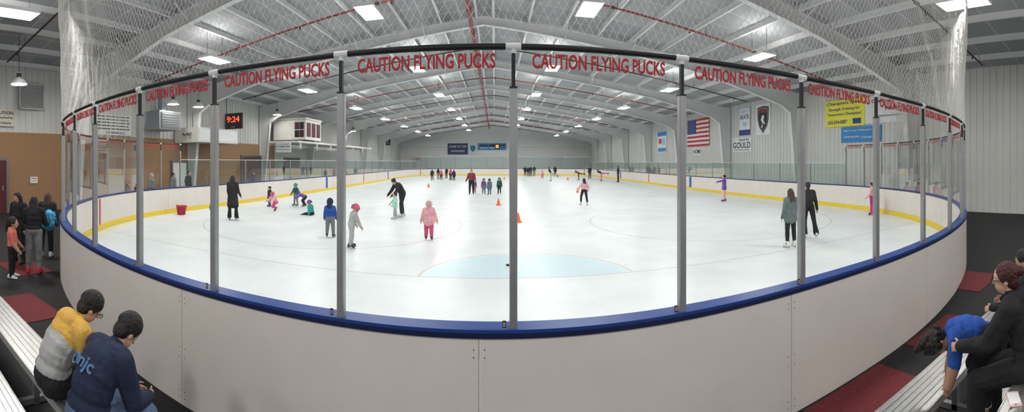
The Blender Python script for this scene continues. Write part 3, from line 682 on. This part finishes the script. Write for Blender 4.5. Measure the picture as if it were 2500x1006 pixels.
# ------------------------------------------------------------------ signs
def signM(wall,p0,z0,x=None):
    if wall=='L': ux=Vector((0,1,0)); n=Vector((1,0,0)); o=Vector((-16.08 if x is None else x,p0,z0))
    elif wall=='R': ux=Vector((0,-1,0)); n=Vector((-1,0,0)); o=Vector((16.16 if x is None else x,p0,z0))
    else: ux=Vector((1,0,0)); n=Vector((0,-1,0)); o=Vector((p0,YE-.13 if x is None else x,z0))
    M=Matrix(((ux.x,0,n.x,o.x),(ux.y,0,n.y,o.y),(0,1,0,o.z),(0,0,0,1))); return M
def sign(name,label,cat,wall,p0,z0,w,h,m,texts=(),x=None,th=.03,border=None,shape=None,bars=()):
    M=signM(wall,p0,z0,x); mb=MB()
    mb.box((w/2,h/2,th/2),(w,h,th),m)
    if border:
        bw=.04
        for c,d in(((w/2,bw/2),(w,bw)),((w/2,h-bw/2),(w,bw)),((bw/2,h/2),(bw,h)),((w-bw/2,h/2),(bw,h))): mb.box((c[0],c[1],th),(d[0],d[1],.012),border)
    for (cx,cy,bw,bh,bm) in bars: mb.box((cx*w,cy*h,th+.004),(bw*w,bh*h,.008),bm)
    o=mk(name,mb,label,cat,M=M)
    for (s,cx,cy,tw,thh,tm) in texts:
        t=mk('sign_lettering',textmesh(s,tw*w,thh*h,tm,.012),parent=o); t.location=(cx*w,cy*h,th+.012)
    return o
S_W=mat('sign_white',(.78,.79,.80)); S_Y=mat('sign_yellow',(.80,.75,.05)); S_B=mat('sign_blue',(.03,.22,.52)); S_NB=mat('banner_navy',(.02,.04,.16)); S_K=mat('ink_black',(.015,.015,.015)); S_GR=mat('ink_grey',(.3,.32,.35))
S_R=mat('sign_red',(.55,.03,.04)); S_LB=mat('banner_light_blue',(.35,.55,.75)); S_NVY=mat('ink_navy',(.02,.04,.2)); S_CREAM=mat('sign_cream',(.66,.62,.5))
LED=mat('led_red',(.6,.02,.01),emit=(1,.06,.02),es=2.5); LEDO=mat('led_orange',(.6,.2,.01),emit=(1,.3,.03),es=4)
sign('advert_sign','yellow rectangular advertising sign with dark lettering on wall','sign','R',15.4,4.0,2.7,1.4,S_Y,[('Champions Speed',.5,.86,.9,.15,S_NVY),('Strength Training for',.5,.64,.8,.13,S_NVY),("Tomorrow's Champions!",.5,.45,.86,.14,S_NVY),('650-554-0887',.33,.17,.5,.14,S_NVY)],bars=[(.82,.17,.2,.2,S_NVY)],th=.08)
sign('advert_sign','white advertising sign with black lettering on wall','sign','R',12.75,4.05,3.2,1.35,S_W,[('Competitive Edge',.55,.78,.8,.16,S_K),('Athletics',.6,.52,.4,.15,S_K)],bars=[(.55,.25,.7,.06,S_GR)],x=16.15)
sign('advert_sign','blue advertising sign with white lettering on wall','sign','R',14.3,3.15,2.6,.80,S_B,[('Orthopedics',.28,.35,.4,.16,S_W),('Chicago Dr',.72,.3,.4,.15,S_W),('Sports Medicine',.5,.75,.85,.12,S_W)])
o=sign('skate_banner','tall white vertical banner with blue skate lettering','banner','R',23.75,3.97,1.3,1.9,S_W,[('LEARN TO',.5,.86,.6,.08,S_LB),('SKATE',.5,.66,.8,.15,S_NVY)],bars=[(.5,.1,1,.2,S_NVY),(.5,.4,.35,.16,S_LB)],border=S_LB)
sh=[(0,.95),(.25,.98),(.5,1),(.75,.98),(1,.95),(.98,.5),(.85,.25),(.5,0),(.15,.25),(.02,.5)]
M_ch=sign('team_banner','white banner with black shield crest and red lettering','banner','R',21.75,3.9,1.5,2.0,S_W)
def sub(o,poly,w,h,ox,oy,z,m,name='crest'):
    mb=MB(); mb.prism([(ox+a*w,oy+b*h) for a,b in poly],z,z+.012,m,'Z'); return mk(name,mb,parent=o)
sub(M_ch,sh,1.2,1.75,.15,.1,.031,S_K,'shield_outline'); sub(M_ch,sh,1.05,1.55,.225,.2,.044,S_GR,'shield_border'); sub(M_ch,sh,.95,1.42,.275,.26,.057,S_K,'shield_field')
t=mk('sign_lettering',textmesh('SABRES',.9,.2,S_R,.02),parent=M_ch); t.location=(.75,1.52,.075)
sub(M_ch,[(.35,.1),(.5,.35),(.3,.55),(.45,.8),(.6,.85),(.7,.7),(.6,.55),(.8,.3),(.65,.3),(.55,.42),(.5,.1)],.9,1.1,.3,.35,.07,S_W,'crest_figure')
sign('hanging_sign','white sign with bold black lettering on wall','sign','R',24.6,2.85,2.3,1.0,S_W,[('Good As',.62,.84,.5,.2,S_K),('GOULD',.5,.45,.92,.42,S_K)],bars=[(.5,.12,.8,.04,S_K)])
FR=mat('flag_red',(.5,.03,.05),.8); FW=mat('flag_white',(.75,.75,.75),.8); FB=mat('flag_blue',(.03,.05,.2),.8)
mb=MB(); fw,fh=3.75,2.25
for i in range(13):
    for k in range(12):
        x0=fw*k/12;x1=fw*(k+1)/12; f=lambda q:.05+.03*math.sin(q*3.3)
        z0=fh*i/13;z1=fh*(i+1)/13; m=FR if i%2==0 else FW
        if k<5 and i>=6: m=FB
        mb.add([(x0,z0,f(x0)),(x1,z0,f(x1)),(x1,z1,f(x1)),(x0,z1,f(x0))],[(0,1,2,3)],m)
for r in range(9):
    for c in range(6 if r%2==0 else 5):
        cx=.13+c*.25+(.125 if r%2 else 0); cy=fh-.1-r*.125
        st=[]
        for q in range(10):
            a=PI/2+q*PI/5; rr=.045 if q%2==0 else .018; st.append((cx+rr*math.cos(a),cy+rr*math.sin(a)))
        mb.add([(a,b,.10) for a,b in st],[tuple(range(10))],FW)
mk('american_flag',mb,'American flag hanging flat on white corrugated wall','flag',M=signM('R',31.7,3.43))
sign('home_sign','small white sign reading home in black lettering','sign','R',30.7,2.7,1.5,.6,S_W,[('HOME',.5,.5,.85,.6,S_K)])
sign('hanging_banner','blue and white vertical banner on white wall','banner','R',38.4,3.1,2.2,2.0,S_W,bars=[(.5,.9,1,.2,S_B),(.5,.12,.9,.18,S_B),(.3,.55,.3,.25,S_R),(.68,.5,.3,.3,S_LB)])
sign('team_banner','navy blue banner with white lettering on far wall','banner','F',-7.95,3.4,3.4,1.85,S_NB,[('HOME OF THE',.5,.72,.85,.2,S_W)],bars=[(.5,.3,.7,.18,S_GR)])
o=sign('crest_banner','white banner with small blue crest on far wall','banner','F',-4.45,3.4,1.5,1.85,S_W); sub(o,sh,.9,1.1,.3,.4,.031,S_B)
sign('scoreboard','long blue hockey scoreboard with orange digits on wall','scoreboard','F',-2.8,4.2,4.7,1.05,S_B,[('03',.68,.5,.1,.5,LEDO)],bars=[(.2,.65,.3,.3,S_NB),(.5,.65,.2,.3,S_K),(.68,.5,.16,.8,S_K),(.86,.65,.2,.3,S_NB),(.2,.25,.3,.12,S_W),(.5,.25,.2,.12,S_W)],th=.2)
sign('exit_sign','white exit sign with red letters on far wall','sign','F',-14.0,2.4,1.5,.55,S_W,[('EXIT',.5,.5,.8,.65,S_R)])
mb=MB(); mb.box((0,0,0),(.6,.4,1.0),M_BLACK); mb.lathe([(.01,0),(.2,.02)],M_SCREW,16,Matrix.Translation((0,-.21,-.15))@Matrix.Rotation(PI/2,4,'X')); mb.box((0,.3,0),(.06,.4,.06),M_BLACK); mb.box((-.3,.4,0),(.9,.06,.06),M_BLACK)
mk('loudspeaker',mb,'black box loudspeaker mounted high on the side wall','speaker',loc=(-15.0,56.3,5.0))
sign('rules_sign','white sign with lines of dark lettering on wall','sign','L',10.8,3.45,2.3,1.0,S_W,[('EXPERIENCE',.55,.12,.5,.11,S_K)],bars=[(.5,.9,.85,.06,S_K),(.5,.75,.8,.06,S_K),(.5,.6,.86,.06,S_K),(.5,.45,.8,.06,S_K),(.5,.3,.84,.06,S_K)])
sign('notice_sign','white sign with brown lettering above brown wall','sign','L',5.6,3.65,1.15,.7,S_CREAM,[('CAUTION',.55,.8,.8,.2,S_K),('protected by',.6,.5,.7,.16,S_K),('riders',.65,.2,.4,.14,S_K)])
sign('notice_paper','small white paper notice taped on brown wall','notice','L',7.5,1.22,.35,.28,S_W,bars=[(.5,.75,.8,.12,S_R),(.5,.4,.8,.08,S_GR)])
M_LOUV=mat('louver_grey',(.45,.46,.46),.5,.3)
mb=MB()
for k in range(12): mb.box((.55,.08+k*.085,.05),(1.1,.07,.012),M_LOUV,Matrix.Rotation(.7,3,'X'))
for c,d in(((.55,-.01),(1.2,.06)),((.55,1.06),(1.2,.06)),((-.02,.52),(.06,1.1)),((1.12,.52),(.06,1.1))): mb.box((c[0],c[1],.05),(d[0],d[1],.1),M_LOUV)
mb.box((.55,.52,.0),(1.1,1.05,.02),M_SCREW)
mk('wall_vent',mb,'grey metal louvered vent in corrugated wall','vent',M=signM('L',7.0,4.45))
mb=MB(); mb.box((.65,.47,.08),(1.3,.98,.16),M_BLACK); mb.box((.65,.1,.165),(.3,.05,.01),S_GR)
o=mk('digital_clock',mb,'black digital wall clock with glowing red digits','clock',M=signM('F',-16.05,4.25,20.9))
t=mk('clock_digits',textmesh('9:24',.98,.38,LED,.015),parent=o); t.location=(.65,.58,.17)
M_UNIT=mat('unit_white',(.68,.67,.63),.5); M_UG=mat('unit_grey',(.30,.33,.36),.5)
mb=MB(); mb.box((-15.2,18.0,3.6),(1.7,3.6,.8),M_UNIT); mb.box((-14.34,18,3.6),(.02,3.3,.6),M_WHITE); mb.cyl((-14.9,16.4,4),(-14.9,16.4,4.9),.02,.02,M_BLACK,6); mb.cyl((-14.9,19.4,4),(-14.9,19.4,6.2),.02,.02,M_BLACK,6)
for q in(-.15,.15): mb.cyl((-15.0+q,16.18,3.7),(-15.0+q,15.95,3.62),.06,.09,M_SCREW,12)
mk('heater_unit',mb,'long white ceiling hung heater box with spotlights','heater')
mb=MB(); mb.box((-15.4,14.6,4.25),(1.2,1.5,.95),M_UG); mb.box((-14.78,14.6,4.25),(.03,1.3,.8),M_SCREW)
for k in range(6): mb.box((-14.75,14.6,3.95+k*.12),(.03,1.2,.03),M_UG)
mb.box((-15.4,14.6,5.3),(.3,.3,1.2),M_UG); mk('ventilation_unit',mb,'grey square ventilation unit mounted high on wall','ventilation unit')
M_DRED=mat('vent_dark_red',(.09,.012,.02),.5)
mb=MB(); mb.box((0,0,0),(2.6,2.6,1.4),M_UNIT); mb.box((0,0,.78),(2.7,2.7,.12),M_UNIT)
o=mk('rooftop_air_handler',mb,'large white air handler box with dark red vents','air handler',loc=(-14.1,27.0,4.42))
for a,b,m in((.62,.28,M_DRED),(1.0,.28,M_BLACK),(.62,-.28,M_BLACK),(1.0,-.28,M_DRED)):
    mb=MB(); mb.box((a,-1.31,b),(.34,.03,.5),m)
    for k in range(4): mb.box((a,-1.335,b-.18+k*.12),(.33,.02,.02),M_BLACK)
    mk('vent_grille',mb,parent=o)
for a in(-.8,0,.8):
    mb=MB(); mb.box((1.31,a,0),(.03,.6,1.0),M_DRED)
    for k in range(7): mb.box((1.335,a,-.4+k*.13),(.02,.58,.02),M_BLACK)
    mk('vent_grille',mb,parent=o)
mb=MB(); mb.box((-14.2,33.5,3.55),(2.4,17,.14),M_UNIT)
for k in range(7): mb.box((-13.05,25.4+k*2.7,3.3),(.1,.1,.5),M_UNIT)
mk('duct_platform',mb,'long white platform carrying air equipment beside rink','platform')
sign('admittance_sign','white sign with black lettering hanging below platform','sign','F',-14.6,2.8,1.2,.68,S_W,[('NO ADMITTANCE',.5,.6,.9,.16,S_K)],x=24.7,bars=[(.5,.85,.8,.06,S_GR),(.5,.3,.8,.08,S_GR)])
M_DOOR=mat('door_dark',(.10,.06,.045),.6); M_DOORM=mat('door_maroon',(.10,.02,.02),.5)
for i,(ya,yb,m,h) in enumerate([(5.0,6.35,M_DOORM,2.2),(22.6,25.6,M_DOOR,2.5),(28.5,31,M_DOOR,2.4),(16,17.1,S_W,2.1)]):
    mb=MB(); mb.box((-16.06,(ya+yb)/2,h/2),(.08,yb-ya,h),m); mb.box((-16.04,(ya+yb)/2,h+.05),(.12,yb-ya+.2,.1),M_SCREW)
    for q in(ya-.05,yb+.05): mb.box((-16.04,q,h/2),(.12,.1,h),M_SCREW)
    mb.box((-16.0,yb-.15,1.05),(.04,.04,.2),M_ALU); mk('door_%d'%(i+1),mb,kind='structure')
# ------------------------------------------------------------------ cones bucket etc
M_CONE=mat('cone_orange',(.85,.14,.03),.5)
for a,d,h in((-.162,34.5,.32),(.009,20.1,.33),(.202,28.5,.33),(.057,14.5,.33),(.014,46,.33),(.178,48,.33),(.023,50,.3)):
    x,y=at(a,d); mb=MB(); mb.lathe([(.10,.02),(.092,.05),(.03,h-.02),(.022,h)],M_CONE,20,cap=True); mb.box((0,0,.012),(.26,.26,.024),M_CONE)
    mk('traffic_cone',mb,'small orange training cone standing on the ice','traffic cone',loc=(x,y,.012),group='orange cones on the ice')
M_BUCK=mat('bucket_red',(.5,.03,.05),.5); x,y=at(-.765,16.6)
mb=MB(); mb.lathe([(.001,.0),(.16,0),(.21,.34),(.225,.34),(.225,.36),(.20,.36),(.155,.02),(.001,.02)],M_BUCK,24)
o=mk('bucket',mb,'round red plastic tub on ice beside boards','bucket',loc=(x,y,.012))
for q in(-.23,.23):
    mb=MB(); mb.tube([(q,-.06,.33),(q*1.15,-.05,.37),(q*1.15,.05,.37),(q,.06,.33)],.01,M_BUCK,6); mk('handle',mb,parent=o)
mb=MB(); mb.lathe([(.05,0),(.06,.02),(.06,.14),(.03,.18),(.03,.22),(.001,.22)],mat('bottle_teal',(.02,.35,.38),.4),16); x,y=at(-.694,18.3); mk('water_bottle',mb,'teal bottle standing on the ice near boards','bottle',loc=(x,y,.012))
B=Body(); B.ell((0,0,.03),(.07,.04,.025),0); B.cap((-.05,0,.02),(-.09,.01,.02),.022,.02,0)
for k in range(4): B.cap((.05,-.024+.016*k,.02),(.10,-.03+.02*k,.02),.011,.009,0)
B.cap((.02,.03,.02),(.05,.06,.02),.012,.010,0)
x,y=at(.040,8.4); mk('glove',B.build('glove',[K_BLACK],.006),'black glove dropped on the ice near crease','glove',loc=(x,y,.012))
# ------------------------------------------------------------------ bleachers
def plank(mb,x0,x1,y0,y1,z):
    w=(y1-y0); n=6
    mb.box(((x0+x1)/2,(y0+y1)/2,z-.02),(x1-x0,w,.03),M_BENCH)
    for k in range(n): mb.box(((x0+x1)/2,y0+w*(k+.5)/n,z-.003),(x1-x0,w/n*.75,.006),M_BENCH)
    for q in(y0,y1): mb.box(((x0+x1)/2,q,z-.03),(x1-x0,.008,.06),M_BENCH)
def bleacher(x0,x1,label,rot,rows):
    root=bpy.data.objects.new('bleacher',None); COL.objects.link(root); root['label']=label; root['category']='bleacher'
    root.location=(x0 if x0>0 else x1,0,0); ox=root.location.x
    for y0,y1,z,nm in rows:
        mb=MB(); plank(mb,x0-ox,x1-ox,y0,y1,z); mk(nm,mb,parent=root)
    n=4
    for i in range(n):
        xx=x0-ox+(x1-x0)*(i+.5)/n; mb=MB()
        mb.box((xx,.85,.04),(.05,1.9,.05),M_BENCHD)
        for y0,y1,z,nm in rows: mb.box((xx,(y0+y1)/2,z/2-.02),(.05,.05,z-.05),M_BENCHD)
        mk('support_frame',mb,parent=root)
    root.rotation_euler=(0,0,rot)
rowsR=[(1.38,1.67,.45,'seat_plank'),(.98,1.25,.22,'foot_plank'),(.42,.80,.70,'seat_plank')]
rowsL=[(1.30,1.62,.45,'seat_plank'),(.92,1.2,.22,'foot_plank'),(.45,.75,.70,'seat_plank')]
bleacher(1.2,6.5,'ribbed aluminium bleacher with seat and foot planks',0,rowsR)
bleacher(-7,-1.2,'ribbed aluminium bleacher facing the rink boards',-.06,rowsL)
mb=MB(); mb.box((0,0,0),(.075,.15,.009),mat('phone_pink',(.75,.5,.5),.3)); mb.box((0,0,.005),(.068,.115,.002),mat('phone_white',(.8,.8,.8),.15))
mb.cyl((0,-.066,.004),(0,-.066,.007),.006,.006,M_SCREW,12)
mk('smartphone',mb,'white smartphone with pink edge lying on the bench','phone',loc=(2.38,.745,.706),rotz=-1.1)
B=Body(); B.ell((0,0,.22),(.16,.11,.22),0); B.ell((0,-.09,.15),(.12,.06,.11),0); B.cap((-.08,.08,.38),(-.1,.13,.1),.02,.02,0); B.cap((.08,.08,.38),(.1,.13,.1),.02,.02,0)
mpat=mat('backpack_pattern',(.05,.3,.55),.7,var=.9,scale=14)
x,y=at(-1.088,8.3); mk('backpack',B.build('backpack',[mpat],.012),'blue patterned backpack carried beside the rink boards','backpack',loc=(x,y,.75))
# ------------------------------------------------------------------ world, camera
w=bpy.data.worlds.new('w'); scene.world=w; w.use_nodes=True; bg=w.node_tree.nodes['Background']; bg.inputs[0].default_value=(.96,.97,1,1); bg.inputs[1].default_value=.68
cd=bpy.data.cameras.new('cam'); cam=bpy.data.objects.new('camera',cd); COL.objects.link(cam); scene.camera=cam
cam.location=(0,0,CZ); cam.rotation_euler=(PI/2,0,0)
cd.type='PANO'; c=cd.cycles if hasattr(cd,'cycles') else cd
c.panorama_type='CENTRAL_CYLINDRICAL'
c.central_cylindrical_range_u_min=-1.208; c.central_cylindrical_range_u_max=1.292
c.central_cylindrical_range_v_min=-.611; c.central_cylindrical_range_v_max=.395; c.central_cylindrical_radius=1.0
cd.clip_start=.05; cd.clip_end=300
scene.view_settings.view_transform='Standard'
